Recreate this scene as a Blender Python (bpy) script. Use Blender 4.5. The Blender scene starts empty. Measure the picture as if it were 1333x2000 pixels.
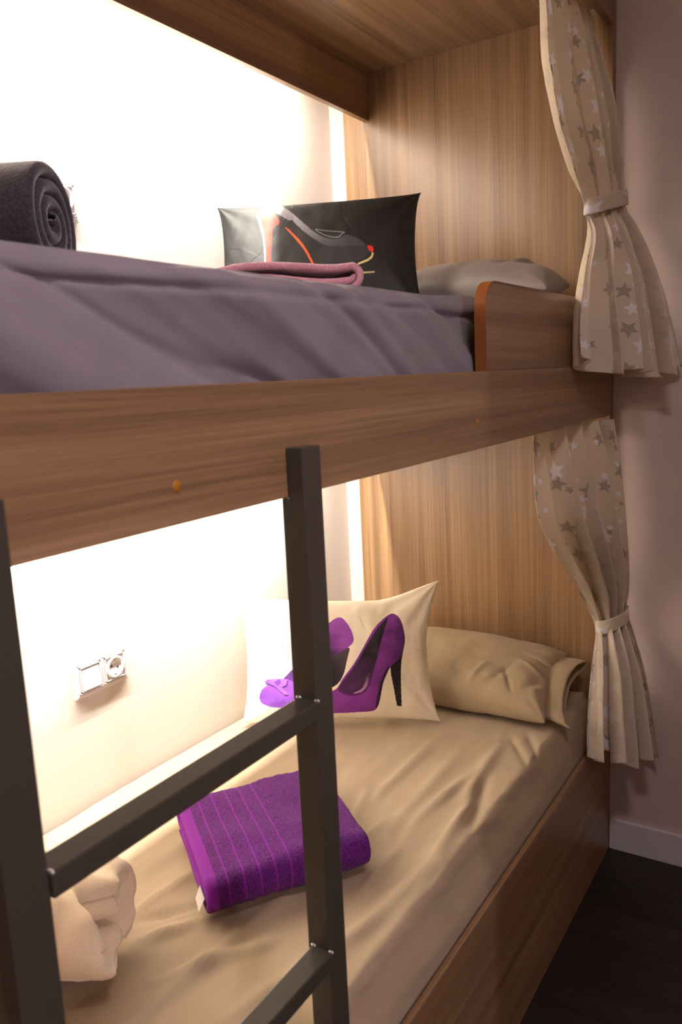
import bpy, bmesh, math, random
from mathutils import Vector, Matrix, noise
random.seed(7)
C = bpy.context.scene.collection
V = Vector

# ------------------------------------------------------------------ helpers
def lin(c):
    return tuple(((x / 255) / 12.92 if x / 255 <= .04045 else ((x / 255 + .055) / 1.055) ** 2.4) for x in c) + (1,)

def thing(name, label, cat, loc=(0, 0, 0), group=None):
    o = bpy.data.objects.new(name, None); C.objects.link(o)
    o.empty_display_size = .05
    o.location = loc
    o['label'] = label; o['category'] = cat
    if group: o['group'] = group
    return o

def tag(o, label, cat, group=None):
    o['label'] = label; o['category'] = cat
    if group: o['group'] = group
    return o

def origin_of(parent):
    p = V((0, 0, 0))
    while parent is not None:
        p += parent.location; parent = parent.parent
    return p

def mesh(name, verts, faces, mat, parent=None, uv=None, smooth=True, loc=None, mats=None, fmat=None):
    """verts are world coordinates; the object's own origin is its parent's origin or loc"""
    off = origin_of(parent) if loc is None else V(loc)
    me = bpy.data.meshes.new(name)
    me.from_pydata([tuple(V(v) - off) for v in verts], [], faces)
    if uv is not None:
        l = me.uv_layers.new(name='UVMap')
        for p in me.polygons:
            for li in p.loop_indices:
                l.data[li].uv = uv[me.loops[li].vertex_index]
    for m in (mats or [mat]): me.materials.append(m)
    if fmat:
        for p, k in zip(me.polygons, fmat): p.material_index = k
    if smooth:
        for p in me.polygons: p.use_smooth = True
    me.update()
    o = bpy.data.objects.new(name, me); C.objects.link(o)
    if parent is not None:
        o.parent = parent
        o.location = off - origin_of(parent)
    else:
        o.location = off
    return o

def box(name, lo, hi, mat, parent=None, bev=.0012, loc=None, seg=2):
    bm = bmesh.new()
    bmesh.ops.create_cube(bm, size=1)
    lo, hi = V(lo), V(hi)
    for v in bm.verts:
        v.co = V(tuple(lo[i] + (v.co[i] + .5) * (hi[i] - lo[i]) for i in range(3)))
    if bev: bmesh.ops.bevel(bm, geom=bm.edges[:], offset=bev, segments=seg, profile=.5, affect='EDGES')
    return bm_obj(name, bm, mat, parent, loc)

def bm_obj(name, bm, mat, parent=None, loc=None, smooth=False):
    bm.verts.ensure_lookup_table(); bm.verts.index_update()
    bmesh.ops.recalc_face_normals(bm, faces=bm.faces[:])
    vs = [v.co.copy() for v in bm.verts]; fs = [[v.index for v in f.verts] for f in bm.faces]
    bm.free()
    return mesh(name, vs, fs, mat, parent, smooth=smooth, loc=loc)

def multi_box(boxes, bev=.001):
    bm = bmesh.new()
    for lo, hi in boxes:
        r = bmesh.ops.create_cube(bm, size=1)
        for v in r['verts']:
            v.co = V(tuple(lo[i] + (v.co[i] + .5) * (hi[i] - lo[i]) for i in range(3)))
        if bev:
            es = list({e for v in r['verts'] for e in v.link_edges})
            bmesh.ops.bevel(bm, geom=es, offset=bev, segments=2, profile=.5, affect='EDGES')
    return bm

def prism(name, pts, axis, a0, a1, mat, parent=None, bev=.001, loc=None):
    """extrude a 2D outline along axis ('x','y','z')"""
    def P(p, a):
        return {'x': (a, p[0], p[1]), 'y': (p[0], a, p[1]), 'z': (p[0], p[1], a)}[axis]
    bm = bmesh.new()
    f = bm.faces.new([bm.verts.new(P(p, a0)) for p in pts])
    r = bmesh.ops.extrude_face_region(bm, geom=[f])
    for g in r['geom']:
        if isinstance(g, bmesh.types.BMVert):
            g.co['xyz'.index(axis)] = a1
    bmesh.ops.recalc_face_normals(bm, faces=bm.faces[:])
    if bev:
        es = [e for e in bm.edges if e.calc_face_angle(0) > .6]
        bmesh.ops.bevel(bm, geom=es, offset=bev, segments=2, profile=.5, affect='EDGES')
    bmesh.ops.triangulate(bm, faces=[f for f in bm.faces if len(f.verts) > 4])
    return bm_obj(name, bm, mat, parent, loc)

def fbm(p, oct=4):
    return noise.fractal(V(p), 1.0, 2.0, oct)

def sstep(a, b, x):
    t = max(0, min(1, (x - a) / (b - a))); return t * t * (3 - 2 * t)

def lathe(bm, prof, center, axis, seg=40):
    """revolve (r, d) profile around axis through center"""
    axis = V(axis).normalized()
    u = axis.orthogonal().normalized(); w = axis.cross(u)
    rings = []
    for r, d in prof:
        rings.append([bm.verts.new(V(center) + axis * d + (u * math.cos(2 * math.pi * k / seg) + w * math.sin(2 * math.pi * k / seg)) * max(r, 1e-5)) for k in range(seg)])
    for a, b in zip(rings, rings[1:]):
        for k in range(seg):
            bm.faces.new((a[k], a[(k + 1) % seg], b[(k + 1) % seg], b[k]))
    bm.faces.new(rings[0]); bm.faces.new(rings[-1])

# ------------------------------------------------------------------ materials
class N:
    def __init__(s, name):
        s.m = bpy.data.materials.new(name); s.m.use_nodes = True
        s.t = s.m.node_tree; s.b = s.t.nodes['Principled BSDF']
    def n(s, typ, **kw):
        x = s.t.nodes.new(typ)
        for k, v in kw.items():
            if k == 'inp':
                for i, val in v.items():
                    if hasattr(val, 'is_output') or isinstance(val, bpy.types.NodeSocket): s.t.links.new(val, x.inputs[i])
                    else: x.inputs[i].default_value = val
            else: setattr(x, k, v)
        return x
    def math(s, op, *a):
        x = s.t.nodes.new('ShaderNodeMath'); x.operation = op
        for i, v in enumerate(a):
            if isinstance(v, bpy.types.NodeSocket): s.t.links.new(v, x.inputs[i])
            else: x.inputs[i].default_value = v
        return x.outputs[0]
    def vmath(s, op, *a):
        x = s.t.nodes.new('ShaderNodeVectorMath'); x.operation = op
        for i, v in enumerate(a):
            if isinstance(v, bpy.types.NodeSocket): s.t.links.new(v, x.inputs[i])
            else: x.inputs[i].default_value = v
        return x.outputs[0]
    def mix(s, fac, a, b, typ='MIX'):
        x = s.t.nodes.new('ShaderNodeMix'); x.data_type = 'RGBA'; x.blend_type = typ
        for i, v in ((0, fac), (6, a), (7, b)):
            if isinstance(v, bpy.types.NodeSocket): s.t.links.new(v, x.inputs[i])
            else: x.inputs[i].default_value = v
        return x.outputs[2]
    def set(s, **kw):
        for k, v in kw.items():
            i = s.b.inputs[k.replace('_', ' ')]
            if isinstance(v, bpy.types.NodeSocket): s.t.links.new(v, i)
            else: i.default_value = v
        return s
    def obj(s): return s.n('ShaderNodeTexCoord').outputs['Object']
    def uv(s): return s.n('ShaderNodeTexCoord').outputs['UV']
    def noise(s, vec, scale, detail=3, rough=.5, mapping=None, dist=0):
        if mapping is not None:
            vec = s.vmath('MULTIPLY', vec, mapping)
        x = s.n('ShaderNodeTexNoise', inp={'Vector': vec, 'Scale': scale, 'Detail': detail, 'Roughness': rough, 'Distortion': dist})
        return x.outputs['Fac']
    def ramp(s, fac, stops):
        x = s.t.nodes.new('ShaderNodeValToRGB'); s.t.links.new(fac, x.inputs[0])
        e = x.color_ramp.elements
        while len(e) < len(stops): e.new(.5)
        for el, (p, c) in zip(e, stops): el.position = p; el.color = c
        return x.outputs[0]
    def bump(s, h, strength, dist=.002):
        x = s.n('ShaderNodeBump', inp={'Height': h, 'Strength': strength, 'Distance': dist})
        s.t.links.new(x.outputs[0], s.b.inputs['Normal']); return s

def wood(name, axis, dark, mid, light, rough=.28, cathedral=0.0):
    s = N(name); o = s.obj()
    def mp(g, c): return tuple(g if k == axis else c for k in 'xyz')
    warp = s.noise(o, 1, 2, .5, mp(.7, 3.0))
    ov = s.vmath('ADD', o, s.vmath('MULTIPLY', s.n('ShaderNodeCombineXYZ', inp={0: warp, 1: warp, 2: warp}).outputs[0], mp(0, .012 + cathedral)))
    broad = s.noise(ov, 1, 4, .6, mp(.45, 30))
    fine = s.noise(ov, 1, 4, .65, mp(1.3, 170))
    pores = s.noise(ov, 1, 2, .5, mp(6, 420))
    f = s.math('ADD', s.math('MULTIPLY', broad, .55), s.math('ADD', s.math('MULTIPLY', fine, .38), s.math('MULTIPLY', pores, .12)))
    col = s.ramp(f, [(.38, lin(dark)), (.53, lin(mid)), (.67, lin(light))])
    s.set(Base_Color=col, Roughness=s.math('ADD', rough, s.math('MULTIPLY', fine, .08)))
    s.bump(pores, .08, .0006)
    return s.m

def plain(name, c, rough=.6, **kw):
    s = N(name); s.set(Base_Color=lin(c), Roughness=rough, **kw); return s.m

def fabric(name, c, c2=None, rough=.85, weave=900, sheen=.15, bump=.12):
    s = N(name); o = s.obj()
    n1 = s.noise(o, 9, 3)
    col = s.mix(s.ramp(n1, [(.35, (0, 0, 0, 1)), (.65, (1, 1, 1, 1))]), lin(c), lin(c2 or tuple(max(0, x - 7) for x in c)))
    s.set(Base_Color=col, Roughness=rough, Sheen_Weight=sheen, Sheen_Roughness=.5)
    w = s.noise(o, weave, 1)
    s.bump(w, bump, .0006)
    return s.m

def terry(name, c, c2, ribs=False, bump=.9, scale=420, sheen=.4):
    s = N(name); o = s.obj()
    n1 = s.noise(o, scale, 2)
    col = s.mix(s.ramp(n1, [(.35, (0, 0, 0, 1)), (.65, (1, 1, 1, 1))]), lin(c2), lin(c))
    h = s.noise(o, scale, 2)
    if ribs:                                             # flat woven bands across the towel near one end (uv.x in metres)
        sx = s.n('ShaderNodeSeparateXYZ', inp={0: s.uv()}).outputs[0]
        band = None
        for pos, wd in ((.012, .012), (.045, .0016), (.077, .0016), (.109, .0016), (.141, .0016), (.172, .0016)):
            m = s.math('LESS_THAN', s.math('ABSOLUTE', s.math('SUBTRACT', sx, pos)), wd)
            band = m if band is None else s.math('MAXIMUM', band, m)
        col = s.mix(band, col, lin(ribs))
        h = s.math('MULTIPLY', h, s.math('SUBTRACT', 1.0, band))
    s.set(Base_Color=col, Roughness=.95, Sheen_Weight=sheen, Sheen_Roughness=.4)
    s.bump(h, bump, .003)
    return s.m

def star_fabric(name, base, stars=True, faint=1.0):
    s = N(name); uv = s.uv()
    o = s.obj()
    col = s.mix(s.noise(o, 12, 2), lin(base), lin(tuple(x - 8 for x in base)))
    def layer(cell, off, R0, R1, prob):
        p = s.vmath('ADD', s.vmath('SCALE', uv), off)
        p.node.inputs[0].default_value = (0, 0, 0)
        sc = s.vmath('MULTIPLY', uv, (1 / cell, 1 / cell, 0))
        p = s.vmath('ADD', sc, off)
        fl = s.vmath('FLOOR', p); fr = s.vmath('SUBTRACT', s.vmath('FRACTION', p), (.5, .5, 0))
        wn = s.n('ShaderNodeTexWhiteNoise', noise_dimensions='2D', inp={'Vector': fl})
        sp = s.n('ShaderNodeSeparateColor', inp={0: wn.outputs['Color']})
        jx = s.math('MULTIPLY', s.math('SUBTRACT', sp.outputs[0], .5), .34)
        jy = s.math('MULTIPLY', s.math('SUBTRACT', sp.outputs[1], .5), .34)
        q = s.n('ShaderNodeSeparateXYZ', inp={0: fr})
        x = s.math('MULTIPLY', s.math('SUBTRACT', q.outputs[0], jx), cell)
        y = s.math('MULTIPLY', s.math('SUBTRACT', q.outputs[1], jy), cell)
        r = s.math('SQRT', s.math('ADD', s.math('MULTIPLY', x, x), s.math('MULTIPLY', y, y)))
        th = s.math('ADD', s.math('ARCTAN2', y, x), s.math('MULTIPLY', sp.outputs[2], 6.283))
        m = s.math('PINGPONG', th, math.pi / 5)
        e = s.math('MULTIPLY', r, s.math('ADD', s.math('COSINE', m), s.math('MULTIPLY', s.math('SINE', m), 2.405)))
        R = s.math('ADD', R0, s.math('MULTIPLY', sp.outputs[0], R1 - R0))
        return s.math('MULTIPLY', s.math('LESS_THAN', e, R), s.math('LESS_THAN', wn.outputs['Value'], prob))
    if stars:
        gcol = tuple(int(b * .80) for b in base); wcol = (255, 254, 255)
        k = lambda c: lin(tuple(int(b + (x - b) * faint) for b, x in zip(base, c)))
        col = s.mix(layer(.112, (3.3, 7.1, 0), .019, .032, .9), col, k(gcol))
        col = s.mix(layer(.082, (1.7, 2.6, 0), .010, .017, .55), col, k(gcol))
        col = s.mix(layer(.108, (9.83, 4.4, 0), .018, .032, .9), col, k(wcol))
        col = s.mix(layer(.078, (5.2, 8.8, 0), .010, .016, .55), col, k(wcol))
    s.set(Base_Color=col, Roughness=.9, Sheen_Weight=.1)
    s.bump(s.noise(o, 900, 1), .1, .0005)
    tr = s.n('ShaderNodeBsdfTranslucent', inp={'Color': col})           # thin cotton lets some light through
    mx = s.n('ShaderNodeMixShader', inp={0: .3, 1: s.b.outputs[0], 2: tr.outputs[0]})
    s.t.links.new(mx.outputs[0], s.t.nodes['Material Output'].inputs[0])
    return s.m

def printed(name, rough, sheen, spec=.4):
    s = N(name)
    a = s.n('ShaderNodeAttribute', attribute_name='Print')
    s.set(Base_Color=a.outputs['Color'], Roughness=rough, Sheen_Weight=sheen)
    s.b.inputs['Specular IOR Level'].default_value = spec
    s.bump(s.noise(s.obj(), 1100, 1), .06, .0004)
    return s.m

def paint(name, c, rough=.75):
    s = N(name); o = s.obj()
    col = s.mix(s.noise(o, 3, 3), lin(c), lin(tuple(x - 4 for x in c)))
    s.set(Base_Color=col, Roughness=rough)
    s.bump(s.noise(o, 160, 3), .12, .001)
    return s.m

WOODC = ((112, 84, 60), (141, 109, 77), (165, 132, 96))
wood_x = wood('wood_laminate_lengthwise', 'x', *WOODC, cathedral=.03)
wood_z = wood('wood_laminate_upright', 'z', *WOODC)
wood_edge = wood('wood_edge_strip', 'z', (96, 68, 48), (120, 88, 62), (140, 104, 74))
edge_orange = plain('orange_edge_band', (134, 76, 32), .3)
thin_edge = plain('pale_edge_line', (190, 150, 104), .4)
screw_mat = plain('amber_screw_cap', (170, 112, 30), .35)
metal = N('dark_painted_steel').set(Base_Color=lin((68, 63, 54)), Roughness=.32, Metallic=.0).m
weld_mat = plain('bright_weld', (205, 200, 196), .3, Metallic=.8)
wall_mat = paint('warm_white_wall_paint', (208, 198, 190))
wall_end_mat = paint('taupe_wall_paint', (216, 198, 188))
wall_dim_mat = paint('dark_low_bounce_wall', (132, 112, 102))  # unseen front wall, toned dark to cut the light it bounces back
white_paint = plain('white_gloss_trim', (226, 222, 224), .4)
ceil_mat = plain('ceiling_white', (220, 216, 210), .9)
plastic = plain('white_plastic', (206, 200, 200), .4)
dark_hole = plain('socket_hole_dark', (24, 22, 22), .6)
sheet_beige = fabric('beige_cotton_sheet', (171, 152, 123), (165, 146, 117), .8, sheen=.12)
sheet_grey = fabric('mauve_grey_cotton_sheet', (128, 120, 124), (121, 113, 117), .72, sheen=.15)
pillow_grey = fabric('dark_grey_satin_cotton', (142, 132, 127), (132, 124, 119), .42, sheen=.1)
pillow_beige = fabric('beige_cotton_pillowcase', (163, 143, 111), (155, 135, 104), .75)
purple = terry('purple_terry', (110, 15, 130), (58, 3, 75), ribs=(124, 24, 144), sheen=.06, bump=1.0, scale=330)
mauve = terry('mauve_terry', (214, 158, 168), (186, 130, 142), bump=.5, sheen=.6)
plush_dark = terry('charcoal_plush', (62, 57, 62), (38, 34, 38), bump=.5, scale=300, sheen=.5)
cream = terry('cream_fleece', (246, 230, 196), (240, 222, 186), bump=.25, scale=300, sheen=.4)
cream_cloth = plain('white_label_cloth', (236, 230, 226), .8)
star_mat = star_fabric('beige_star_print_cotton', (241, 227, 203))
star_back = star_fabric('beige_star_print_reverse', (243, 230, 207), True, .28)
satin_print = printed('cushion_print_cream', .62, .1, .35)
black_print = printed('cushion_print_black', .52, .0, .5)

def floor_material():
    s = N('dark_wood_floor'); o = s.obj()
    br = s.n('ShaderNodeTexBrick', offset=.37, inp={'Vector': s.vmath('MULTIPLY', s.n('ShaderNodeMapping', inp={0: o, 2: (0, 0, math.pi / 2)}).outputs[0], (1, 1, 1)),
             'Color1': (.9, .9, .9, 1), 'Color2': (.55, .55, .55, 1), 'Mortar': (.12, .12, .12, 1), 'Scale': 1.0, 'Mortar Size': .0018, 'Brick Width': 1.2, 'Row Height': .14})
    g = s.noise(o, 1, 4, .6, (60, 2.2, 1))
    col = s.ramp(g, [(.3, lin((34, 28, 25))), (.7, lin((60, 51, 46)))])
    col = s.mix(1.0, col, br.outputs['Color'], 'MULTIPLY')
    s.set(Base_Color=col, Roughness=.5)
    s.bump(g, .15, .001)
    return s.m
floor_mat = floor_material()

# ------------------------------------------------------------------ room shell
T = .036           # headboard thickness = end wall plane
YW = .9536         # back wall plane
def struct(name, lo, hi, m, bev=0):
    o = box(name, lo, hi, m, bev=bev); o['kind'] = 'structure'; return o
XL, YF, ZC = -3.4, -1.45, 2.75
struct('floor', (XL - .1, -3.5, -.08), (T + .1, YW + .1, 0), floor_mat)
struct('ceiling', (XL - .1, -3.5, ZC), (T + .1, YW + .1, ZC + .08), ceil_mat)
struct('wall_back', (XL - .1, YW, 0), (T + .1, YW + .1, ZC), wall_mat)
struct('wall_right', (T, -3.5, 0), (T + .1, YW, ZC), wall_end_mat)
struct('wall_left', (XL - .1, -3.5, 0), (XL, YW, ZC), wall_mat)
DX0, DX1 = -2.80, -1.998      # unseen doorway to an added corridor; its jamb shapes the lamp's shadow edge
bm = multi_box([((XL, YF - .1, 0), (DX0, YF, ZC)), ((DX1, YF - .1, 0), (T, YF, ZC)), ((DX0, YF - .1, 2.35), (DX1, YF, ZC))], 0)
bm_obj('wall_front', bm, wall_dim_mat)['kind'] = 'structure'
struct('wall_corridor', (XL, -3.5, 0), (T, -3.4, ZC), wall_mat)
bm = multi_box([((T - .014, YF, 0), (T, -.001, .105))], .003)
bm_obj('baseboard_right', bm, white_paint)['kind'] = 'structure'

# ------------------------------------------------------------------ bunk bed
ZT, ZB, ZBASE, ZTOP = 1.55, 1.402, .427, 2.516
X0 = -2.08
bunk = thing('bunk_bed', 'built-in two-tier bunk bed in brown wood-grain laminate along the back wall', 'bunk bed', (-1.04, .45, 0))
box('headboard_panel', (0, 0, 0), (T - .0005, .877, ZTOP + .02), wood_z, bunk, .0015)
box('footboard_panel', (X0 - .036, 0, 0), (X0, .877, ZTOP + .02), wood_z, bunk, .0015)
rail = box('side_rail', (X0, 0, ZB), (0, .028, ZT), wood_x, bunk, .0016)
for x, z in ((-1.8062, 1.4441), (-.9898, 1.4536)):
    bm = bmesh.new(); lathe(bm, [(.0065, -.0004), (.0065, .0006), (.005, .0014), (.0001, .0018)], (x, 0, z), (0, -1, 0), 20)
    bm_obj('screw_cap', bm, screw_mat, rail, smooth=True)
# guard board with its rounded upper corner
def guard():
    x0, x1, z0, z1, r = -.935, -.02, ZT + .0005, 1.722, .05
    pts = [(x0, z0), (x1, z0), (x1, z1)]
    pts += [(x0 + r - r * math.sin(a), z1 - r + r * math.cos(a)) for a in [i * math.pi / 16 for i in range(9)]]
    g = prism('guard_board', pts, 'y', .002, .024, wood_x, bunk, .0005)
    # orange-brown edging that runs up the near end and along the top
    bm = bmesh.new(); ring = []
    path = [(x0, z0)] + [(x0 + r - r * math.cos(a), z1 - r + r * math.sin(a)) for a in [i * math.pi / 24 for i in range(13)]] + [(x1, z1)]
    nrm = [(-1, 0)] + [(-math.cos(a), math.sin(a)) for a in [i * math.pi / 24 for i in range(13)]] + [(0, 1)]
    for (x, z), (nx, nz) in zip(path, nrm):
        ring.append([bm.verts.new((x + nx * d, y, z + nz * d)) for d, y in ((-.0006, .0012), (.0014, .0012), (.0014, .0248), (-.0006, .0248))])
    for a, b in zip(ring, ring[1:]):
        for k in range(4): bm.faces.new((a[k], a[(k + 1) % 4], b[(k + 1) % 4], b[k]))
    bm.faces.new(ring[0]); bm.faces.new(ring[-1])
    e = bm_obj('edge_band', bm, edge_orange, g); e['label'] = 'orange-brown edge band'
guard()
box('canopy_board', (X0, .0, ZTOP), (0, .80, ZTOP + .02), wood_x, bunk)
box('fascia_board', (X0, 0, 2.468), (0, .02, ZTOP), wood_x, bunk)
box('valance_board', (X0, .78, 2.372), (0, .80, ZTOP), wood_x, bunk, .0008)
box('deck_board', (X0, .0285, 1.405), (0, .80, 1.43), wood_x, bunk)
box('valance_board', (X0, .78, 1.258), (0, .80, 1.405), wood_x, bunk, .0008)
box('base_front', (X0, 0, 0), (0, .012, ZBASE), wood_x, bunk, .0012)
box('base_deck', (X0, .0125, .37), (0, .95, .39), wood_x, bunk)

# LED strips behind the two valances
def led(z, x0, x1, power, col):
    l = bpy.data.lights.new('light_strip_lamp', 'AREA'); l.shape = 'RECTANGLE'
    l.size = x1 - x0; l.size_y = .014; l.energy = power; l.color = col
    o = bpy.data.objects.new('light_strip_lamp', l); C.objects.link(o)
    o.location = ((x0 + x1) / 2, .818, z); o.rotation_euler = (math.radians(40), 0, 0)
    return o
LEDC = (1.0, .955, .86)
led(2.49, -2.02, -.33, 62, LEDC)
led(1.380, -2.02, -.33, 58, LEDC)

# ------------------------------------------------------------------ ladder
lad = thing('ladder', 'dark brown square-tube steel ladder standing against the lower bunk opening', 'ladder', (-1.82, -.01, 0))
YA, YB_, ZL = -.026, .010, 1.466
def post(x0, x1):
    # notched top: full depth under the rail, thinner where it laps the rail's face
    pts = [(YA, 0), (-.0008, 0), (-.0008, ZBASE + .002), (YB_, ZBASE + .002), (YB_, ZB - .0015), (-.0008, ZB - .0015), (-.0008, ZL), (YA, ZL)]
    p = prism('post', pts, 'x', x0, x1, metal, lad, .0016)
    return p
pl_ = post(-2.073, -2.030); pr_ = post(-1.609, -1.567)
for z in (1.106, .736, .366):
    yb = .003 if z > .5 else -.002
    r = box('rung', (-2.0305, -.031, z), (-1.6085, yb, z + .026), metal, lad, .002)
    for x, y in ((-1.6095, -.029), (-1.6095, yb - .002), (-2.0295, -.029))[:3 if z > .5 else 1]:
        bm = bmesh.new()
        q = bmesh.ops.create_icosphere(bm, subdivisions=2, radius=.0030)
        for v in q['verts']: v.co = V((v.co.x * .8, v.co.y * 1.5, v.co.z * .9)) + V((x, y, z + .026))
        w = bm_obj('weld', bm, weld_mat, r, smooth=True); w['label'] = 'shiny weld bead'

# ------------------------------------------------------------------ mattresses
def ridge(x, y, segs):
    d = 0
    for (ax, ay), (bx, by), w, amp in segs:
        vx, vy = bx - ax, by - ay; L2 = vx * vx + vy * vy
        t = ((x - ax) * vx + (y - ay) * vy) / L2
        tc = max(0, min(1, t)); ex, ey = x - ax - vx * tc, y - ay - vy * tc
        q = (ex * ex + ey * ey) / (w * w)
        if q < 9: d += amp * math.exp(-q) * math.sin(math.pi * (.12 + .76 * tc))
    return d

def mattress(name, mat, x0, x1, prof, disp, nx=260):
    """prof: list of (y, z, ny, nz) going round the section; swept along x"""
    n = len(prof); vs = []; fs = []
    for i in range(nx + 1):
        x = x0 + (x1 - x0) * i / nx
        e = min(x - x0, x1 - x)                       # rounded ends
        pinch = .022 * (1 - math.sqrt(max(0, 1 - (1 - min(1, e / .03)) ** 2)))
        for (y, z, ny, nz) in prof:
            d = disp(x, y, z, ny, nz) - pinch
            vs.append((x, y + ny * d, z + nz * d))
    for i in range(nx):
        for k in range(n):
            a, b = i * n + k, i * n + (k + 1) % n
            fs.append((a, b, b + n, a + n))
    fs.append(tuple(reversed(range(n)))); fs.append(tuple(nx * n + k for k in range(n)))
    return mesh(name, vs, fs, mat, None, loc=((x0 + x1) / 2, .48, prof[0][1]))

def section(y0, y1, z0, z1, r, ntop=90, nside=22, narc=12):
    P = []
    def seg(a, b, nrm, k):
        for i in range(k): 
            t = i / k; P.append((a[0] + (b[0] - a[0]) * t, a[1] + (b[1] - a[1]) * t, *nrm))
    def arc(cy, cz, a0, a1, k):
        for i in range(k):
            a = a0 + (a1 - a0) * i / k; P.append((cy + r * math.cos(a), cz + r * math.sin(a), math.cos(a), math.sin(a)))
    seg((y1 - .03, z0), (y0 + .03, z0), (0, -1), 4)
    seg((y0 + .005, z0), (y0, z0 + .02), (-1, 0), 2)
    seg((y0, z0 + .02), (y0, z1 - r), (-1, 0), nside)
    arc(y0 + r, z1 - r, math.pi, math.pi / 2, narc)
    seg((y0 + r, z1), (y1 - r, z1), (0, 1), ntop)
    arc(y1 - r, z1 - r, math.pi / 2, 0, narc)
    seg((y1, z1 - r), (y1, z0 + .02), (1, 0), 6)
    return P

FOLD = [((-.650, .143), (-.893, .079), .016, -.011), ((-.682, .176), (-.934, .198), .012, .008), ((-.564, .337), (-.931, .329), .014, .007),
        ((-1.054, .180), (-1.201, .174), .014, .008), ((-.480, .164), (-.798, .136), .015, .009), ((-.388, .121), (-.502, .054), .008, -.006),
        ((-.424, .156), (-.553, .068), .008, -.006), ((-1.534, .469), (-1.414, .384), .012, .008), ((-1.494, .513), (-1.371, .415), .01, -.008),
        ((-1.472, .535), (-1.309, .512), .007, .006), ((-1.591, .362), (-1.386, .228), .014, .008), ((-.851, .368), (-.988, .328), .010, .007),
        ((-.950, .255), (-1.071, .264), .010, .007), ((-1.0, .09), (-1.35, .12), .02, .009), ((-.55, .25), (-1.0, .23), .016, .006),
        ((-1.25, .10), (-1.6, .2), .018, .008), ((-1.3, .30), (-1.7, .33), .016, .008), ((-.75, .12), (-1.02, .10), .012, .010)]
def disp_low(x, y, z, ny, nz):
    if nz < -.5: return 0
    top = max(0, nz)
    d = .0035 * fbm((x * 2.2, y * 9 + x * .8, 3.1)) * top + .0012 * fbm((x * 9, y * 16, 1.2))
    d += 1.45 * ridge(x, y, FOLD) * top + .0035 * fbm((x * 3.2 + y * 2, y * 17 - x * 2, 6.1), 3) * top
    if ny < -.3:                                       # the hanging side: folds running down the side, slanting
        q = x * .6 + (z - .54) * 1.5
        d += -ny * .006 * fbm((q * 9, z * 5, 8.3)) - ny * .004 * math.sin((z - .43) * 55 + 3 * fbm((x * 1.5, 0, 0)))
        d = min(d, .010) * sstep(.43, .47, z)
    if y > .9: d = min(d, .003)
    return d
prof = [(y + (.036 * sstep(.425, .55, z) if y < .2 and nz > -.5 else 0) * (1 - sstep(.05, .2, y)), z, ny, nz) for y, z, ny, nz in section(.017, .945, .395, .54, .022)]
m1 = mattress('mattress', sheet_beige, -2.065, -.008, prof, disp_low)
tag(m1, 'mattress under a wrinkled beige fitted sheet on the lower bunk', 'mattress')

UF = [(-.15, 0)]
def disp_up(x, y, z, ny, nz):
    if nz < -.5: return 0
    d = .003 * fbm((x * 3, y * 6, 5.5))
    if nz > .2: d += nz * (.006 * sstep(-1.1, -.86, x) + .003 * math.sin(x * 5) * .6)
    if ny < -.2:
        q = (x * .72 + (z - 1.6) * 1.35)               # creases slanting down to the right
        w = fbm((q * 5.2, (x * .6 - z * .5) * 1.0, 2.7), 2)
        w = math.copysign(abs(w) ** .8, w)
        d += -ny * (.026 * w + .005 * fbm((q * 17, x, 1.1), 2)) - .004
        cr = max(0, 1 - abs(fbm((q * 4.1 + 7, (x * .6 - z * .5) * 1.3, 9.2), 2)) * 4.5)
        d -= -ny * .011 * cr ** 2
        d += -ny * (-.005 * math.exp(-((z - 1.664) / .006) ** 2))       # seam groove near the top edge
        d = max(-.03, min(d, .012))
    if y > .9: d = min(d, .003)
    return d
prof = section(.041, .945, 1.431, 1.692, .03, ntop=40, nside=60, narc=10)
m2 = mattress('mattress', sheet_grey, -2.065, -.008, prof, disp_up, 300)
tag(m2, 'mattress under a mauve-grey fitted sheet on the upper bunk', 'mattress')

# ------------------------------------------------------------------ cushions and pillows
def inside(poly, x, y):
    c = False; j = len(poly) - 1
    for i in range(len(poly)):
        xi, yi = poly[i]; xj, yj = poly[j]
        if (yi > y) != (yj > y) and x < (xj - xi) * (y - yi) / (yj - yi) + xi: c = not c
        j = i
    return c

def smooth_poly(p, it=2):
    for _ in range(it):
        q = []
        for i in range(len(p)):
            a, b = p[i], p[(i + 1) % len(p)]
            q += [(a[0] * .75 + b[0] * .25, a[1] * .75 + b[1] * .25), (a[0] * .25 + b[0] * .75, a[1] * .25 + b[1] * .75)]
        p = q
    return p

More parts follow.
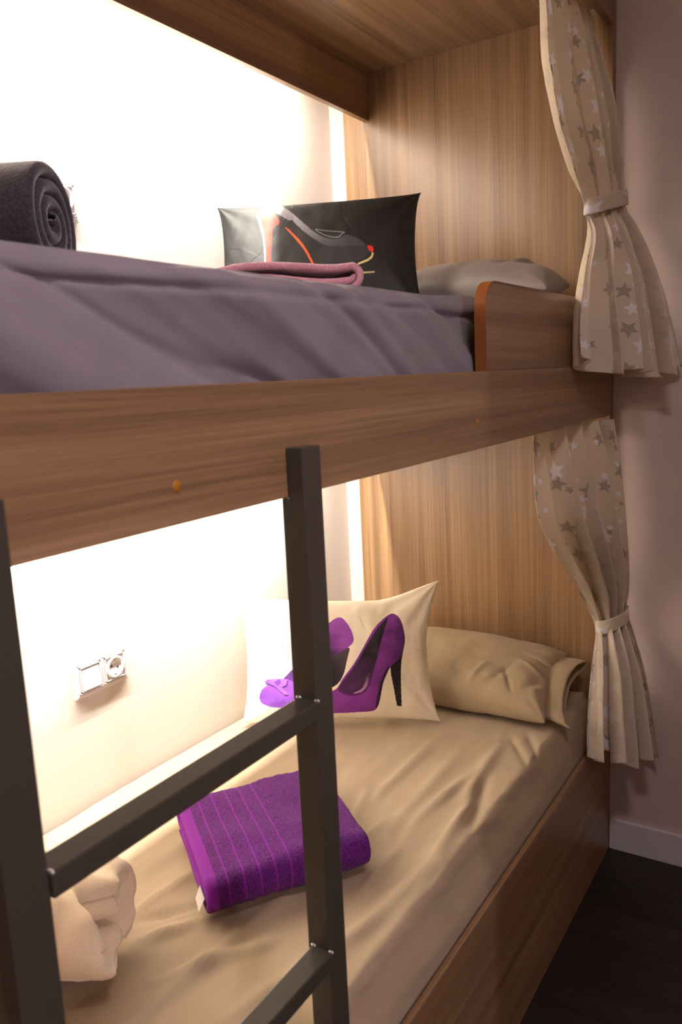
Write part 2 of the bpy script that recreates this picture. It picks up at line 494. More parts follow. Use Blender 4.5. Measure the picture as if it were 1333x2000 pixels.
def pillow(name, corners, T_, mat, nu, nv, parent=None, sag=.05, ear=1.0, wr=.004, seed=0, colour=None, power=.42, front=1.0, back=1.0, extra=None, loc=None):
    """corners BL,BR,TL,TR in world; closed pillow with its bulge along the face normal"""
    BL, BR, TL, TR = map(V, corners)
    nrm = (BR - BL).cross(TL - BL).normalized()
    W = ((BR - BL).length + (TR - TL).length) / 2; H = ((TL - BL).length + (TR - BR).length) / 2
    vs, fs, cols = [], [], []
    def P(u, v, side):
        # edges curve in between the corners
        su = 4 * u * (1 - u); sv = 4 * v * (1 - v)
        uu = u + (0.5 - u) * 2 * sag * (sv ** .6) * ear * (abs(2 * u - 1) ** 2)
        vv = v + (0.5 - v) * 2 * sag * (su ** .6) * ear * (abs(2 * v - 1) ** 2)
        p = (BL * (1 - uu) + BR * uu) * (1 - vv) + (TL * (1 - uu) + TR * uu) * vv
        t = T_ * (su ** power) * (sv ** power)
        wn = wr * fbm((u * W * 7 + seed, v * H * 7, seed * 1.7)) * min(1, 6 * su * sv + .15)
        # tension wrinkles from corners
        cw = 0
        for cu, cv in ((0, 0), (1, 0), (0, 1), (1, 1)):
            du, dv = (u - cu) * W, (v - cv) * H; r = math.hypot(du, dv)
            if r < .22: cw += math.sin(9 * math.atan2(dv, du) + cu * 2 + seed) * .0035 * r / .08 * math.exp(-r / .08)
        t2 = t * (front if side > 0 else back) + wn + cw
        q = p + nrm * side * max(t2, .0008 if 0 < u < 1 and 0 < v < 1 else 0)
        if extra: q += extra(u, v, side)
        return q
    idx = {}
    for j in range(nv + 1):
        for i in range(nu + 1):
            u, v = i / nu, j / nv
            idx[i, j, 1] = len(vs); vs.append(P(u, v, 1)); cols.append(colour(u, v) if colour else None)
    for j in range(nv + 1):
        for i in range(nu + 1):
            if i in (0, nu) or j in (0, nv): idx[i, j, -1] = idx[i, j, 1]; continue
            u, v = i / nu, j / nv
            idx[i, j, -1] = len(vs); vs.append(P(u, v, -1)); cols.append(colour(-1, -1) if colour else None)
    for j in range(nv):
        for i in range(nu):
            for s in (1, -1):
                f = [idx[i, j, s], idx[i + 1, j, s], idx[i + 1, j + 1, s], idx[i, j + 1, s]]
                fs.append(f if s > 0 else f[::-1])
    o = mesh(name, vs, fs, mat, parent, loc=loc if loc else (BL + BR) / 2)
    if colour:
        a = o.data.color_attributes.new('Print', 'FLOAT_COLOR', 'POINT')
        for k, c in enumerate(cols): a.data[k].color = c
    return o

CREAM = lin((248, 237, 210))
def mixc(a, b, t): return tuple(a[k] + (b[k] - a[k]) * t for k in range(3)) + (1,)
def layers_white():
    S = smooth_poly
    body = S([(0.788,0.820),(0.817,0.803),(0.845,0.747),(0.865,0.658),(0.866,0.605),(0.854,0.552),(0.834,0.494),(0.776,0.439),(0.752,0.381),(0.729,0.313),(0.715,0.235),(0.704,0.167),(0.686,0.103),(0.660,0.079),(0.595,0.075),(0.509,0.067),(0.415,0.079),(0.375,0.106),(0.362,0.146),(0.390,0.206),(0.445,0.254),(0.499,0.283),(0.527,0.361),(0.581,0.448),(0.636,0.564),(0.693,0.699),(0.740,0.774)])
    heel = S([(0.772,0.410),(0.783,0.282),(0.790,0.130),(0.790,0.130),(0.815,0.126),(0.815,0.126),(0.823,0.280),(0.832,0.426),(0.844,0.504),(0.866,0.605),(0.862,0.649),(0.841,0.553),(0.815,0.486),(0.779,0.448)])
    opn = S([(0.783,0.803),(0.746,0.757),(0.703,0.684),(0.643,0.554),(0.591,0.438),(0.537,0.346),(0.509,0.297),(0.515,0.262),(0.564,0.230),(0.611,0.239),(0.644,0.277),(0.665,0.346),(0.699,0.462),(0.734,0.618),(0.770,0.753)])
    rim = S([(0.785,0.812),(0.742,0.764),(0.698,0.690),(0.638,0.558),(0.586,0.442),(0.532,0.350),(0.503,0.299),(0.506,0.252),(0.564,0.218),(0.614,0.228),(0.650,0.268),(0.672,0.340),(0.706,0.458),(0.741,0.614),(0.777,0.750)])
    shine = S([(0.565,0.240),(0.611,0.244),(0.641,0.277),(0.658,0.336),(0.669,0.405),(0.652,0.386),(0.638,0.317),(0.618,0.268)])
    sole = S([(0.776,0.439),(0.752,0.381),(0.729,0.313),(0.715,0.235),(0.704,0.167),(0.686,0.103),(0.680,0.128),(0.695,0.216),(0.709,0.294),(0.730,0.362),(0.756,0.430)])
    back = S([(0.425,0.677),(0.485,0.803),(0.535,0.834),(0.567,0.777),(0.592,0.696),(0.598,0.636),(0.584,0.602),(0.537,0.565),(0.497,0.533),(0.423,0.516)])
    bsole = S([(0.423,0.516),(0.497,0.533),(0.537,0.565),(0.580,0.597),(0.559,0.509),(0.537,0.391),(0.506,0.322),(0.459,0.284),(0.434,0.375)])
    mid = [(0.229,0.374),(0.285,0.453),(0.356,0.571),(0.426,0.697),(0.481,0.794),(0.503,0.532),(0.474,0.374),(0.377,0.247),(0.294,0.148)]
    toe = S([(0.087,0.241),(0.098,0.282),(0.130,0.317),(0.166,0.356),(0.236,0.379),(0.297,0.330),(0.365,0.287),(0.377,0.226),(0.349,0.167),(0.294,0.146),(0.225,0.132),(0.155,0.141),(0.103,0.172),(0.088,0.200)])
    trim = [(0.086,0.197),(0.103,0.167),(0.155,0.135),(0.224,0.124),(0.294,0.140),(0.294,0.148),(0.225,0.134),(0.155,0.145),(0.103,0.176)]
    bow = [(0.117,0.340),(0.131,0.363),(0.201,0.372),(0.249,0.368),(0.240,0.321),(0.217,0.306),(0.251,0.246),(0.227,0.244),(0.172,0.315),(0.137,0.332)]
    bowsh = [(x + .004, y - .012) for x, y in bow]
    knot = [(0.173,0.341),(0.204,0.370),(0.214,0.339),(0.193,0.316)]
    pur, dpur, lpur, blk = lin((122, 44, 140)), lin((62, 18, 76)), lin((150, 84, 196)), lin((26, 18, 24))
    def g(a, b, u0, v0, u1, v1):
        def f(u, v):
            t = ((u - u0) * (u1 - u0) + (v - v0) * (v1 - v0)) / ((u1 - u0) ** 2 + (v1 - v0) ** 2)
            t += .35 * fbm((u * 9, v * 14, 2), 3)
            return mixc(a, b, max(0, min(1, t)))
        return f
    k = lambda c: (lambda u, v: c)
    return [(mid, g(lin((110, 60, 150)), dpur, .3, .3, .5, .5)), (bsole, g(blk, lin((70, 56, 66)), .45, .45, .56, .5)), (back, g(dpur, lin((140, 66, 158)), .44, .6, .52, .66)),
            (trim, k(lin((170, 160, 170)))), (toe, g(lin((116, 60, 170)), lpur, .1, .15, .2, .32)), (bowsh, k(lin((70, 36, 110)))), (bow, g(lin((140, 84, 190)), lin((172, 112, 212)), .12, .3, .24, .36)), (knot, k(lin((120, 62, 170)))),
            (heel, k(blk)), (body, g(dpur, lin((134, 52, 150)), .87, .40, .66, .42)), (sole, k(lin((40, 12, 46)))), (rim, g(lin((86, 30, 104)), pur, .52, .28, .78, .8)), (opn, g(lin((78, 34, 84)), blk, .52, .26, .66, .56)), (shine, g(lin((190, 150, 180)), lin((80, 44, 84)), .6, .26, .66, .38))]
def layers_black():
    S = smooth_poly
    shoe = [(0.204,0.865),(0.219,0.937),(0.267,0.987),(0.314,0.989),(0.351,0.943),(0.397,0.856),(0.452,0.751),(0.507,0.647),(0.562,0.600),(0.617,0.585),(0.649,0.629),(0.708,0.582),(0.748,0.521),(0.765,0.463),(0.751,0.425),(0.687,0.394),(0.502,0.304),(0.317,0.306),(0.257,0.300),(0.258,0.493),(0.250,0.656),(0.227,0.789)]
    hi = [(0.214,0.839),(0.221,0.928),(0.267,0.979),(0.319,0.980),(0.360,0.917),(0.406,0.822),(0.387,0.768),(0.350,0.813),(0.313,0.872),(0.271,0.921),(0.230,0.932),(0.226,0.854)]
    top = [(0.360,0.917),(0.452,0.735),(0.507,0.636),(0.561,0.587),(0.618,0.574),(0.654,0.621),(0.726,0.548),(0.743,0.506),(0.652,0.525),(0.560,0.520),(0.469,0.628),(0.387,0.784)]
    orange = [(0.228,0.919),(0.266,0.914),(0.313,0.851),(0.337,0.755),(0.302,0.738),(0.293,0.683),(0.286,0.300),(0.261,0.300),(0.260,0.525),(0.257,0.655),(0.244,0.770),(0.230,0.854)]
    edge = [(0.207,0.873),(0.224,0.871),(0.242,0.762),(0.255,0.647),(0.261,0.525),(0.261,0.302),(0.252,0.304),(0.254,0.510),(0.245,0.656),(0.223,0.789)]
    line = [(0.356,0.720),(0.368,0.712),(0.414,0.627),(0.461,0.523),(0.503,0.368),(0.494,0.366),(0.450,0.518),(0.406,0.612)]
    red = [(0.749,0.518),(0.775,0.513),(0.784,0.474),(0.770,0.453),(0.756,0.480)]
    gold = [(0.700,0.376),(0.751,0.405),(0.769,0.431),(0.773,0.462),(0.782,0.449),(0.774,0.412),(0.752,0.386),(0.705,0.363)]
    gold2 = [(0.713,0.308),(0.783,0.306),(0.782,0.293),(0.713,0.295)]
    rim = [(0.498,0.685),(0.544,0.663),(0.631,0.643),(0.647,0.631),(0.631,0.620),(0.618,0.585),(0.562,0.603),(0.516,0.646)]
    rimi = [(0.508,0.672),(0.546,0.656),(0.625,0.636),(0.634,0.630),(0.622,0.618),(0.612,0.596),(0.562,0.612),(0.524,0.648)]
    blk = lin((22, 20, 22)); sil = lin((205, 204, 214)); gry = lin((112, 112, 118))
    def g(a, b, u0, v0, u1, v1):
        def f(u, v):
            t = ((u - u0) * (u1 - u0) + (v - v0) * (v1 - v0)) / ((u1 - u0) ** 2 + (v1 - v0) ** 2)
            return mixc(a, b, max(0, min(1, t)))
        return f
    k = lambda c: (lambda u, v: c)
    return [(S(shoe, 1), g(blk, lin((40, 38, 42)), .4, .6, .7, .5)), (S(top), g(lin((150, 150, 158)), lin((58, 58, 62)), .38, .85, .62, .56)), (S(hi), g(lin((168, 166, 176)), lin((124, 124, 134)), .25, .93, .39, .8)),
            (S(orange, 1), g(lin((158, 52, 22)), lin((160, 44, 18)), .25, .85, .30, .4)), (S(edge, 1), k(lin((196, 188, 190)))), (S(line, 1), k(lin((226, 92, 40)))),
            (S(red, 1), k(lin((206, 44, 22)))), (gold, k(lin((212, 190, 130)))), (gold2, k(lin((196, 178, 124)))), (S(rim, 1), k(gry)), (S(rimi, 1), k(blk))]
def painter(layers, base):
    L = []
    for poly, f in layers:
        xs = [p[0] for p in poly]; ys = [p[1] for p in poly]
        L.append((poly, f, min(xs), max(xs), min(ys), max(ys)))
    def col(u, v):
        if u < 0: return base
        c = base
        for poly, f, a, b, d, e in L:
            if a <= u <= b and d <= v <= e and inside(poly, u, v): c = f(u, v)
        return c
    return col

def ear_fold(u, v, side):
    # upper far corner pulled up into an ear
    k = (sstep(.68, 1.0, u) * sstep(.55, 1.0, v)) ** 1.4
    return V((.014, -.026, .046)) * k
PW = painter(layers_white(), CREAM)
c = pillow('cushion', ((-.727, .88, .552), (-.43, .365, .545), (-.66, .915, .93), (-.385, .415, .910)), .062, satin_print, 420, 300,
           sag=.045, wr=.006, seed=3, colour=lambda u, v: PW(u, v * (1 - .055 * sstep(.3, .7, u))), back=.55, front=.8, extra=ear_fold)
tag(c, 'cream cushion printed with purple high-heeled shoes, propped on the lower bunk', 'cushion', 'shoe-print cushions')
c = pillow('cushion', ((-.722, .865, 1.702), (-.51, .338, 1.705), (-.62, .925, 2.035), (-.36, .415, 2.037)), .06, black_print, 420, 240,
           sag=.042, wr=.003, seed=11, colour=painter(layers_black(), lin((13, 12, 13))), back=.55, front=.8)
tag(c, 'black satin cushion printed with a red-heeled shoe, propped on the upper bunk', 'cushion', 'shoe-print cushions')

def crease(lst):
    def f(u, v, side):
        if side < 0: return V((0, 0, 0))
        return f.n * ridge(u, v, lst)
    return f
# lower pillow, leaning back on the headboard panel; near end is the open end of its case
def pil(name, cs, mat, label, seed, power, T_, lst, flap=None):
    BL, BR, TL, TR = map(V, cs)
    e = crease(lst); e.n = (BR - BL).cross(TL - BL).normalized()
    root = thing(name, label, 'pillow', (BL + BR) / 2, 'bed pillows')
    pillow('pillowcase', cs, T_, mat, 190, 120, parent=root, sag=.02, wr=.008, seed=seed, power=power, extra=e, front=1.1, back=.75)
    return root
LST = [((.70, .15), (.80, .45), .02, -0.0078), ((.66, .20), (.78, .28), .018, 0.0078), ((.82, .5), (.95, .42), .025, 0.0078), ((.80, .62), (.97, .60), .02, -0.0091),
       ((.76, .35), (.82, .12), .015, -0.0065), ((.86, .75), (.97, .80), .02, 0.0078), ((.60, .1), (.66, .35), .015, 0.0065), ((.72, .75), (.80, .86), .012, 0.0052), ((.88, .2), (.95, .35), .02, -0.0065)]
p1 = pil('pillow', ((-.375, .66, .590), (-.375, .075, .578), (-.06, .69, .675), (-.056, .105, .668)), pillow_beige,
    'beige cotton pillow leaning on the headboard panel of the lower bunk', 5, .40, .085, LST)
p2 = pil('pillow', ((-.385, .64, 1.748), (-.385, .06, 1.748), (-.06, .66, 1.790), (-.06, .10, 1.780)), pillow_grey,
    'dark grey satin-finish pillow against the headboard panel of the upper bunk', 9, .40, .085,
    [((.72, .3), (.80, .8), .03, -.014), ((.8, .4), (.85, .9), .02, .012), ((.5, .3), (.52, .8), .03, -.008)])

# open end of the beige pillowcase: a loose sleeve of cloth
def sleeve():
    vs, fs = [], []
    nu, na = 14, 64
    A = V((-.352, .098, .585)); B = V((-.075, .128, .672)); up = V((-.22, .02, .95)).normalized()
    ax = (B - A); mid = (A + B) / 2; half = ax.length / 2; d = ax.normalized()
    out = V((.06, -1, -.12)).normalized()
    for k in range(nu + 1):
        t = k / nu
        for a in range(na):
            th = 2 * math.pi * a / na
            c_, s_ = math.cos(th), math.sin(th)
            w = half * (.86 + .17 * t); h = .026 * (1 - .05 * t)
            cx = math.copysign(abs(c_) ** .8, c_); sy = math.copysign(abs(s_) ** .9, s_)
            p = mid + d * (cx * w) + up * (sy * h + .012 * t * math.sin(3 * cx + 1)) + out * (-.045 + t * (.112 + .016 * math.sin(2.2 * th + .6)))
            p += up * .005 * fbm((c_ * 3, s_ * 3, t * 3))
            vs.append(p)
    for k in range(nu):
        for a in range(na):
            b = (a + 1) % na
            fs.append((k * na + a, k * na + b, (k + 1) * na + b, (k + 1) * na + a))
    o = mesh('case_opening', vs, fs, pillow_beige, p1)
    s = o.modifiers.new('thick', 'SOLIDIFY'); s.thickness = .0018
sleeve()

# ------------------------------------------------------------------ rolled and folded textiles
def stadium_spiral(S, H, turns, t, gap=.001, start=-.5, n=40):
    """flat spiral path (a, b), outermost turn first; S straight length, H overall height"""
    pts = []
    p = t + gap
    total = int(turns * n)
    steps = []
    for i in range(total + 1):
        ph = start * math.pi + 2 * math.pi * i / n
        r = H / 2 - t / 2 - p * i / n
        if r < t * .3: break
        c_ = math.cos(ph); s_ = math.sin(ph)
        side = 1 if c_ > 1e-6 else (-1 if c_ < -1e-6 else 0)
        if side == 0:
            m = 16 if S > .02 else 1
            nxt = 1 if math.cos(ph + .05) > 0 else -1
            for q in range(m + 1):
                if i == 0 and q < m * .15: pass
                pts.append((-nxt * S / 2 + nxt * S * q / m, r * s_))
        else:
            pts.append((side * S / 2 + r * c_, r * s_))
    return pts

def sweep(name, path, L, t, mat, frame, parent=None, wob=.003, fuzz=.0012, nw=24, seed=0, loc=None, flat=0, uvx=True, warp=None):
    """sweep a stadium section (length L along w, thickness t) along the 2D path; frame = origin, a, b, w axes"""
    O, A, B, Wv = frame
    prof = []
    r = t / 2
    for k in range(nw + 1): prof.append((-L / 2 + r + (L - 2 * r) * k / nw, r))
    for k in range(1, 6):
        a = math.pi / 2 - math.pi * k / 6; prof.append((L / 2 - r + r * math.cos(a), r * math.sin(a)))
    for k in range(nw + 1): prof.append((L / 2 - r - (L - 2 * r) * k / nw, -r))
    for k in range(1, 6):
        a = -math.pi / 2 - math.pi * k / 6; prof.append((-L / 2 + r + r * math.cos(a), r * math.sin(a)))
    m = len(prof); vs = []; uv = []; s = 0
    for i, (a, b) in enumerate(path):
        i0, i1 = max(0, i - 1), min(len(path) - 1, i + 1)
        ta, tb = path[i1][0] - path[i0][0], path[i1][1] - path[i0][1]
        l = math.hypot(ta, tb) or 1
        na, nb = tb / l, -ta / l
        if i: s += math.hypot(a - path[i - 1][0], b - path[i - 1][1])
        for w, n_ in prof:
            k = 1.0
            if i in (0, len(path) - 1): k = .55
            d = wob * fbm((a * 9 + seed, b * 9, w * 7)) + fuzz * fbm((a * 90, b * 90 + seed, w * 90), 2)
            aa, bb, ww = a + na * (n_ * k + d), b + nb * (n_ * k + d), w
            if warp: aa, bb, ww = warp(aa, bb, ww)
            if flat and bb < flat: bb = flat + (bb - flat) * .05
            vs.append(O + A * aa + B * bb + Wv * ww); uv.append((w + L / 2, s))
    fs = []
    for i in range(len(path) - 1):
        for k in range(m):
            a, b = i * m + k, i * m + (k + 1) % m
            fs.append((a, b, b + m, a + m))
    fs.append(tuple(range(m))); fs.append(tuple((len(path) - 1) * m + k for k in reversed(range(m))))
    return mesh(name, vs, fs, mat, parent, uv=uv, loc=loc)

# purple towel
tw = thing('towel', 'folded purple bath towel with ribbed bands lying on the beige sheet', 'towel', (-1.24, .44, .543), 'bath towels')
dA = V((.30, .32, 0)).normalized()                     # front fold -> back
dA = V((.60, .80, 0)).normalized()
dW = V((.84, -.54, 0)).normalized()                    # left hem -> right
path = [(-a, b) for a, b in stadium_spiral(.295, .078, 2.05, .0165, .001)]
def tw_warp(a, b, w):
    k = 1 + .10 * (w / .17)
    return a, b * (1 + .18 * math.cos(w / .34 * math.pi)) , w
tq = sweep('towel_cloth', path, .345, .0165, purple, (V((-1.190, .417, .598)), dA, V((0, 0, 1)), dW), tw, wob=.005, fuzz=.0016, nw=60, seed=2, warp=tw_warp)
fr = V((-1.190, .417, .598)) - dW * .1735 - dA * .157
vs = [fr + dA * .0 + V((0, 0, -.006)), fr + dA * .045 + V((0, 0, -.006)), fr + dA * .045 - dW * .010 + V((0, 0, -.03)), fr - dW * .012 + V((0, 0, -.03))]
lb = mesh('care_label', vs, [(0, 1, 2, 3)], cream_cloth, tw, smooth=False); lb['label'] = 'white care label'
lb.modifiers.new('thick', 'SOLIDIFY').thickness = .0012

# mauve towel on the upper bunk
mt = thing('towel', 'folded mauve pink towel lying on the upper bunk before the black cushion', 'towel', (-1.02, .30, 1.695), 'bath towels')
mA = V((.36, -.93, 0)).normalized(); mW = V((.93, .36, 0)).normalized()
path = stadium_spiral(.40, .062, 2.4, .0145, .001)
def mt_warp(a, b, w):
    return a, b - .012 * sstep(.0, -.2, a) + .006 * math.sin(a * 22 + 1), w
MQ = (V((-1.085, .455, 1.749)), V((.57, -.82, 0)).normalized(), V((0, 0, 1)), V((.82, .57, 0)).normalized())
sweep('towel_cloth', path, .22, .014, mauve, MQ, mt, wob=.004, fuzz=.0016, nw=24, seed=5, warp=mt_warp)

# charcoal blanket roll
br_ = thing('rolled_blanket', 'rolled charcoal plush blanket with spiral end on the upper bunk', 'blanket', (-1.67, .60, 1.695), 'rolled blankets')
path = stadium_spiral(.010, .178, 3.5, .0195, .0015, n=44)
sweep('blanket_cloth', path, .46, .0195, plush_dark, (V((-1.636, .36, 1.7865)) + V((-.5, .866, 0)) * .23, V((.866, .5, 0)), V((0, 0, 1)), V((-.5, .866, 0))), br_, wob=.006, fuzz=.001, nw=30, seed=8)

# cream blanket roll on the lower bunk
cb = thing('rolled_blanket', 'rolled cream fleece blanket on the lower bunk behind the ladder post', 'blanket', (-1.70, .60, .543), 'rolled blankets')
path = stadium_spiral(.085, .19, 2.4, .034, .0015, n=44)
cW = V((-.53, .85, 0)).normalized(); cA = V((.85, .53, 0)).normalized()
def cb_warp(a, b, w):
    r = math.hypot(a, b); k = sstep(.0, -.19, w)
    return a * (1 + .10 * fbm((a * 8, b * 8, w * 6 + 3), 2)), b + .012 * fbm((a * 12, b * 10, 7), 2), w - k * (.030 * math.cos(r * 62 + 2.2 * math.atan2(b, a)) + .018 * fbm((a * 14, b * 14, 1), 2))
sweep('blanket_cloth', path, .38, .034, cream, (V((-1.612, .444, .654)) + cW * .19, cA, V((0, 0, 1)), cW), cb, wob=.016, fuzz=.001, nw=40, seed=14, warp=cb_warp)

# ------------------------------------------------------------------ curtains
def hermite(rows, v):
    """rows: list of (v, L, R, amp, squash); Catmull-Rom in v"""
    i = 0
    while i < len(rows) - 2 and v > rows[i + 1][0]: i += 1
    r0, r1 = rows[i], rows[i + 1]
    rp = rows[max(0, i - 1)]; rn = rows[min(len(rows) - 1, i + 2)]
    h = r1[0] - r0[0]; t = (v - r0[0]) / h
    def cr(a, b, c, d, va, vb, vc, vd):
        m0 = (c - a) / (vc - va) * h if vc != va else (c - b); m1 = (d - b) / (vd - vb) * h if vd != vb else (c - b)
        t2, t3 = t * t, t * t * t
        return b * (2 * t3 - 3 * t2 + 1) + m0 * (t3 - 2 * t2 + t) + c * (-2 * t3 + 3 * t2) + m1 * (t3 - t2)
    out = []
    for k in range(1, len(r0)):
        out.append(cr(rp[k], r0[k], r1[k], rn[k], rp[0], r0[0], r1[0], rn[0]))
    return out

def curtain(label, rows, tie_z, npl, seed, hang, clear, width=.98):
    root = thing('curtain', label, 'curtain', hang, 'star-print bunk curtains')
    NU, NV = 260, 240
    v0, v1 = rows[0][0], rows[-1][0]
    vs, uv = [], []
    grid = {}
    for j in range(NV + 1):
        v = v0 + (v1 - v0) * j / NV
        L, R, amp, sq = hermite(rows, v)
        d = R - L; dh = V((d.x, d.y, 0)); nrm = V((dh.y, -dh.x, 0)).normalized()
        if nrm.y > 0: nrm = -nrm
        for i in range(NU + 1):
            u = i / NU
            ph = 2 * math.pi * npl * (u + .035 * math.sin(5.1 * u + seed) + .012 * fbm((u * 3, v * 1.2, seed)))
            w = math.sin(ph) + .32 * math.sin(2 * ph + 1.1 + seed) + .25 * math.sin(.5 * ph + seed * 2)
            w *= .75 + .5 * noise.noise(V((u * 4, v * .9, seed + 4)))
            win = sstep(0, .15, u) * sstep(1, .85, u)
            w *= .35 + .65 * win
            along = .55 * math.cos(ph) * amp * win                     # pleats lean over one another
            bulge = sq * (4 * u * (1 - u))
            p = L + d * u + nrm * (amp * w + bulge) + dh.normalized() * along
            p += nrm * .003 * fbm((u * 14, v * 5, seed))
            hem = sstep(v1 - .10, v1, v)
            p.z += hem * (.012 * math.sin(ph * .5 + seed) - .022 * 4 * u * (1 - u))
            if clear[0] < p.z < clear[1]: p.y = min(p.y, -.006)     # hangs clear of the boards
            grid[i, j] = len(vs); vs.append(p); uv.append((u * width + seed * .37, v))
    n = len(vs)
    # inner face of the cloth, a millimetre behind
    nv = [V((0, 0, 0)) for _ in vs]
    quads = []
    for j in range(NV):
        for i in range(NU):
            q = (grid[i, j], grid[i, j + 1], grid[i + 1, j + 1], grid[i + 1, j])
            quads.append(q)
            nn = (vs[q[2]] - vs[q[0]]).cross(vs[q[3]] - vs[q[1]])
            for k in q: nv[k] += nn
    back = [vs[k] - nv[k].normalized() * .0016 for k in range(n)]
    fs = list(quads); fm = [0] * len(quads)
    fs += [tuple(k + n for k in reversed(q)) for q in quads]; fm += [1] * len(quads)
    rim = [grid[i, 0] for i in range(NU + 1)] + [grid[NU, j] for j in range(1, NV + 1)] + [grid[i, NV] for i in range(NU - 1, -1, -1)] + [grid[0, j] for j in range(NV - 1, 0, -1)]
    for a, b in zip(rim, rim[1:] + rim[:1]): fs.append((a, b, b + n, a + n)); fm.append(0)
    mesh('curtain_panel', vs + back, fs, None, root, uv=uv + uv, mats=[star_mat, star_back], fmat=fm)
    # tie-back: a band of the same cloth round the gathered bundle
    L, R, amp, sq = hermite(rows, tie_z)
    c0 = (L + R) / 2; dh = R - L; hw = dh.length / 2 - .002
    e = dh.normalized(); f = V((e.y, -e.x, 0)).normalized()
    if f.y > 0: f = -f
    c0 = c0 + f * sq * .5
    bv, bf, bu = [], [], []
    NA, NB = 72, 8
    for k in range(NB + 1):
        t = k / NB - .5
        for a in range(NA):
            th = 2 * math.pi * a / NA
            g = 1 + .012 * math.sin(t * math.pi) + .02 * fbm((math.cos(th) * 2, math.sin(th) * 2, t * 4 + seed))
            rr = amp * 1.1 + abs(sq) * .5 + .004
            bv.append(c0 + e * math.cos(th) * hw * g + f * math.sin(th) * rr * g + V((0, 0, -t * .042 )) )
            bu.append((th * .03, t * .046))
    for k in range(NB):
        for a in range(NA):
            b = (a + 1) % NA
            bf.append((k * NA + a, (k + 1) * NA + a, (k + 1) * NA + b, k * NA + b))
    o = mesh('tie_back', bv, bf, star_mat, root, uv=bu)
    o.modifiers.new('thick', 'SOLIDIFY').thickness = .003
    return root

# (fabric v, left edge, right edge, pleat depth, bulge)
up_rows = [(.00, V((-.425, .060, 2.475)), V((-.015, .056, 2.50)), .020, .0),
           (.10, V((-.428, .048, 2.38)), V((-.015, .038, 2.42)), .028, .004),
           (.24, V((-.44, .038, 2.262)), V((-.015, .006, 2.30)), 0.035, .006),
           (.37, V((-.39, .030, 2.135)), V((-.012, -.016, 2.19)), 0.035, .008),
           (.48, V((-.275, .028, 2.04)), V((-.012, -.026, 2.10)), 0.032, .012),
           (.545, V((-.205, .026, 1.985)), V((-.012, -.034, 2.03)), 0.017, .012),
           (.60, V((-.188, .020, 1.942)), V((-.010, -.037, 1.985)), 0.016, .012),
           (.66, V((-.25, -.008, 1.880)), V((-.010, -.062, 1.93)), 0.030, .012),
           (.78, V((-.385, -.026, 1.77)), V((-.010, -.112, 1.82)), 0.040, .012),
           (.90, V((-.43, -.030, 1.665)), V((-.010, -.152, 1.70)), 0.049, .010),
           (1.04, V((-.44, -.034, 1.560)), V((-.008, -.193, 1.530)), 0.056, .010)]
curtain('beige star-print curtain tied back at the foot of the upper bunk opening, hem over the side rail'.replace('at the foot of', 'beside'), up_rows, .572, 4.4, 1.3, (-.24, .03, 2.475), (1.39, 1.73))
lo_rows = [(.00, V((-.52, .052, 1.398)), V((-.012, -.014, 1.396)), 0.012, .0),
           (.13, V((-.515, .046, 1.262)), V((-.012, -.026, 1.26)), 0.028, .004),
           (.25, V((-.485, .040, 1.16)), V((-.012, -.036, 1.13)), 0.033, .008),
           (.37, V((-.39, .032, 1.062)), V((-.012, -.042, 1.01)), 0.035, .012),
           (.50, V((-.20, .024, .905)), V((-.012, -.046, .89)), 0.032, .012),
           (.57, V((-.112, .014, .805)), V((-.012, -.049, .832)), 0.016, .012),
           (.62, V((-.125, .004, .765)), V((-.012, -.060, .79)), 0.017, .012),
           (.74, V((-.22, -.014, .680)), V((-.012, -.092, .665)), 0.032, .010),
           (.86, V((-.27, -.022, .575)), V((-.012, -.118, .54)), 0.038, .008),
           (.99, V((-.29, -.026, .470)), V((-.012, -.145, .385)), 0.042, .008)]
curtain('beige star-print curtain tied back beside the lower bunk opening, hanging below the side rail', lo_rows, .59, 4.4, 4.6, (-.26, .03, 1.398), (0, .57))

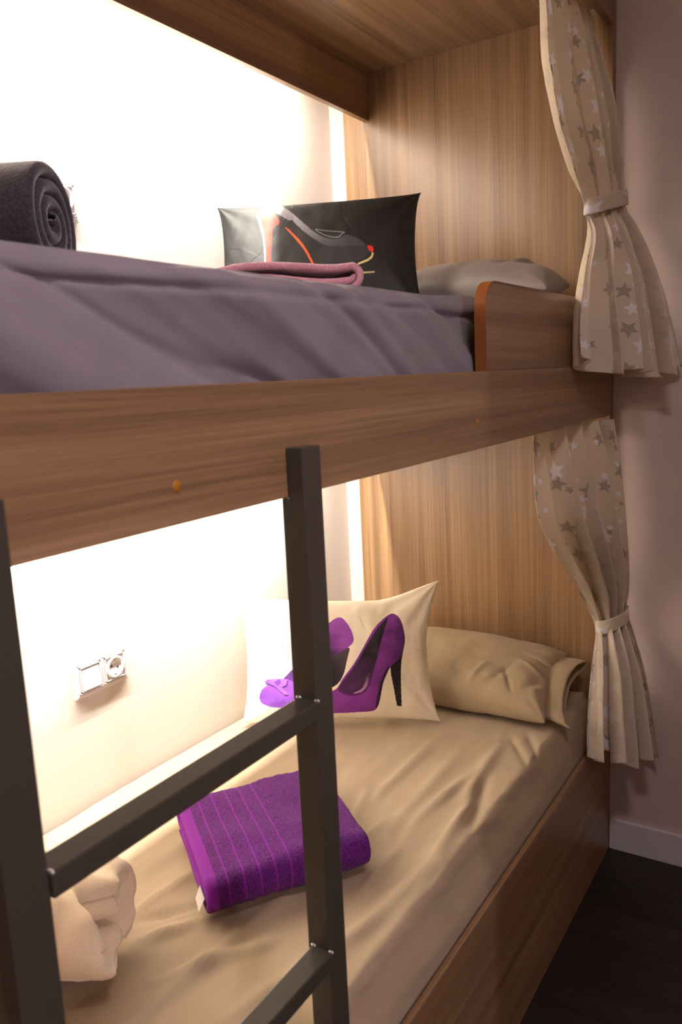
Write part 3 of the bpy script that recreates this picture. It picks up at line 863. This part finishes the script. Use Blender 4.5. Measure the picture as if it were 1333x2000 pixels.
# ------------------------------------------------------------------ switch and socket plates
def plate(xl, zb, label):
    """double plate: rocker switch beside a round socket, on the back wall"""
    W_, H_ = .168, .094
    y = YW
    root = thing('wall_socket', label, 'socket', (xl + W_ / 2, y, zb + H_ / 2), 'switch and socket plates')
    bm = multi_box([((xl, y - .008, zb), (xl + W_, y, zb + H_)), ((xl + .005, y - .0105, zb + .005), (xl + W_ - .005, y - .006, zb + H_ - .005))], .0022)
    for k in range(2):                                           # raised double frame round each module
        cx = xl + W_ * (.27 + .46 * k); cz = zb + H_ / 2
        for h, d, g in ((.036, .0125, .0022), (.031, .0140, .0022)):
            for lo, hi in (((cx - h, cz - h), (cx - h + g, cz + h)), ((cx + h - g, cz - h), (cx + h, cz + h)), ((cx - h, cz - h), (cx + h, cz - h + g)), ((cx - h, cz + h - g), (cx + h, cz + h))):
                r = bmesh.ops.create_cube(bm, size=1)
                for v in r['verts']:
                    v.co = V((lo[0] + (v.co.x + .5) * (hi[0] - lo[0]), y - d + (v.co.y + .5) * (d - .009), lo[1] + (v.co.z + .5) * (hi[1] - lo[1])))
    bm_obj('frame_plate', bm, plastic, root)
    cx = xl + W_ * .27; cz = zb + H_ / 2; h = .027
    rk = prism('rocker', [(y - .0105, cz - h), (y - .0185, cz - h), (y - .0135, cz), (y - .0125, cz + h), (y - .0105, cz + h)], 'x', cx - h, cx + h, plastic, root, .0008)
    cx = xl + W_ * .73
    bm = bmesh.new()
    lathe(bm, [(.0285, .0100), (.0285, .0150), (.0265, .0165), (.0225, .0165), (.0210, .0150), (.0205, .0108), (.0001, .0107)], (cx, y, cz), (0, -1, 0), 48)
    so = bm_obj('socket_ring', bm, plastic, root, smooth=True)
    for dx, dz in ((-.0095, .004), (.0095, -.004)):
        bm = bmesh.new(); lathe(bm, [(.0027, .0105), (.0027, .0111), (.0001, .0111)], (cx + dx, y, cz + dz), (0, -1, 0), 16)
        bm_obj('pin_hole', bm, dark_hole, so)
    for s in (-1, 1):
        bm = multi_box([((cx - .003, y - .0145, cz + s * .0195 - .0012), (cx + .003, y - .0110, cz + s * .0195 + .0012))], .0004)
        bm_obj('earth_clip', bm, dark_hole if s < 0 else weld_mat, so)
    return root
plate(-1.239, .810, 'white double switch and round socket plate on the wall of the lower bunk')
plate(-1.256, 1.936, 'white double switch plate half hidden behind the charcoal blanket of the upper bunk')

# ------------------------------------------------------------------ unseen lamps for the room light
def spot(name, loc, power, col, size):
    l = bpy.data.lights.new(name, 'POINT'); l.energy = power; l.color = col; l.shadow_soft_size = size
    o = bpy.data.objects.new(name, l); C.objects.link(o); o.location = loc; return o
spot('shadow_edge_lamp', (-3.02, -2.85, 2.2), 72, (1.0, .84, 1.0), .02)  # unseen lamp beyond the added doorway, set to throw the shadow edge
l = bpy.data.lights.new('room_fill_lamp', 'AREA'); l.shape = 'DISK'; l.size = .3; l.energy = 13; l.color = (1.0, .86, .92)  # unseen fill lamp, added to lift the ambient light
o = bpy.data.objects.new('room_fill_lamp', l); C.objects.link(o); o.location = (-1.9, -.7, ZC - .02)

w = bpy.data.worlds.new('world'); bpy.context.scene.world = w; w.use_nodes = True
w.node_tree.nodes['Background'].inputs[0].default_value = (.02, .018, .016, 1)
w.node_tree.nodes['Background'].inputs[1].default_value = 1

# ------------------------------------------------------------------ camera
cam = bpy.data.cameras.new('camera'); co = bpy.data.objects.new('camera', cam); C.objects.link(co)
r_, u_, f_ = V((.5355, -.8432, -.0475)), V((.1646, .0490, .9851)), V((.8283, .5354, -.1651))
M = Matrix(((r_.x, u_.x, -f_.x, -2.4267), (r_.y, u_.y, -f_.y, -.6088), (r_.z, u_.z, -f_.z, 1.5503), (0, 0, 0, 1)))
co.matrix_world = M
cam.sensor_fit = 'VERTICAL'; cam.sensor_height = 22.3; cam.sensor_width = 14.86
cam.lens = 1566.09 / 2000 * 22.3
cam.clip_start = .02
cam.dof.use_dof = True; cam.dof.focus_distance = 2.2; cam.dof.aperture_fstop = 4.0
S = bpy.context.scene
S.camera = co
S.view_settings.view_transform = 'Standard'; S.view_settings.look = 'None'
S.view_settings.exposure = 0; S.view_settings.gamma = 1
S.view_settings.use_curve_mapping = False
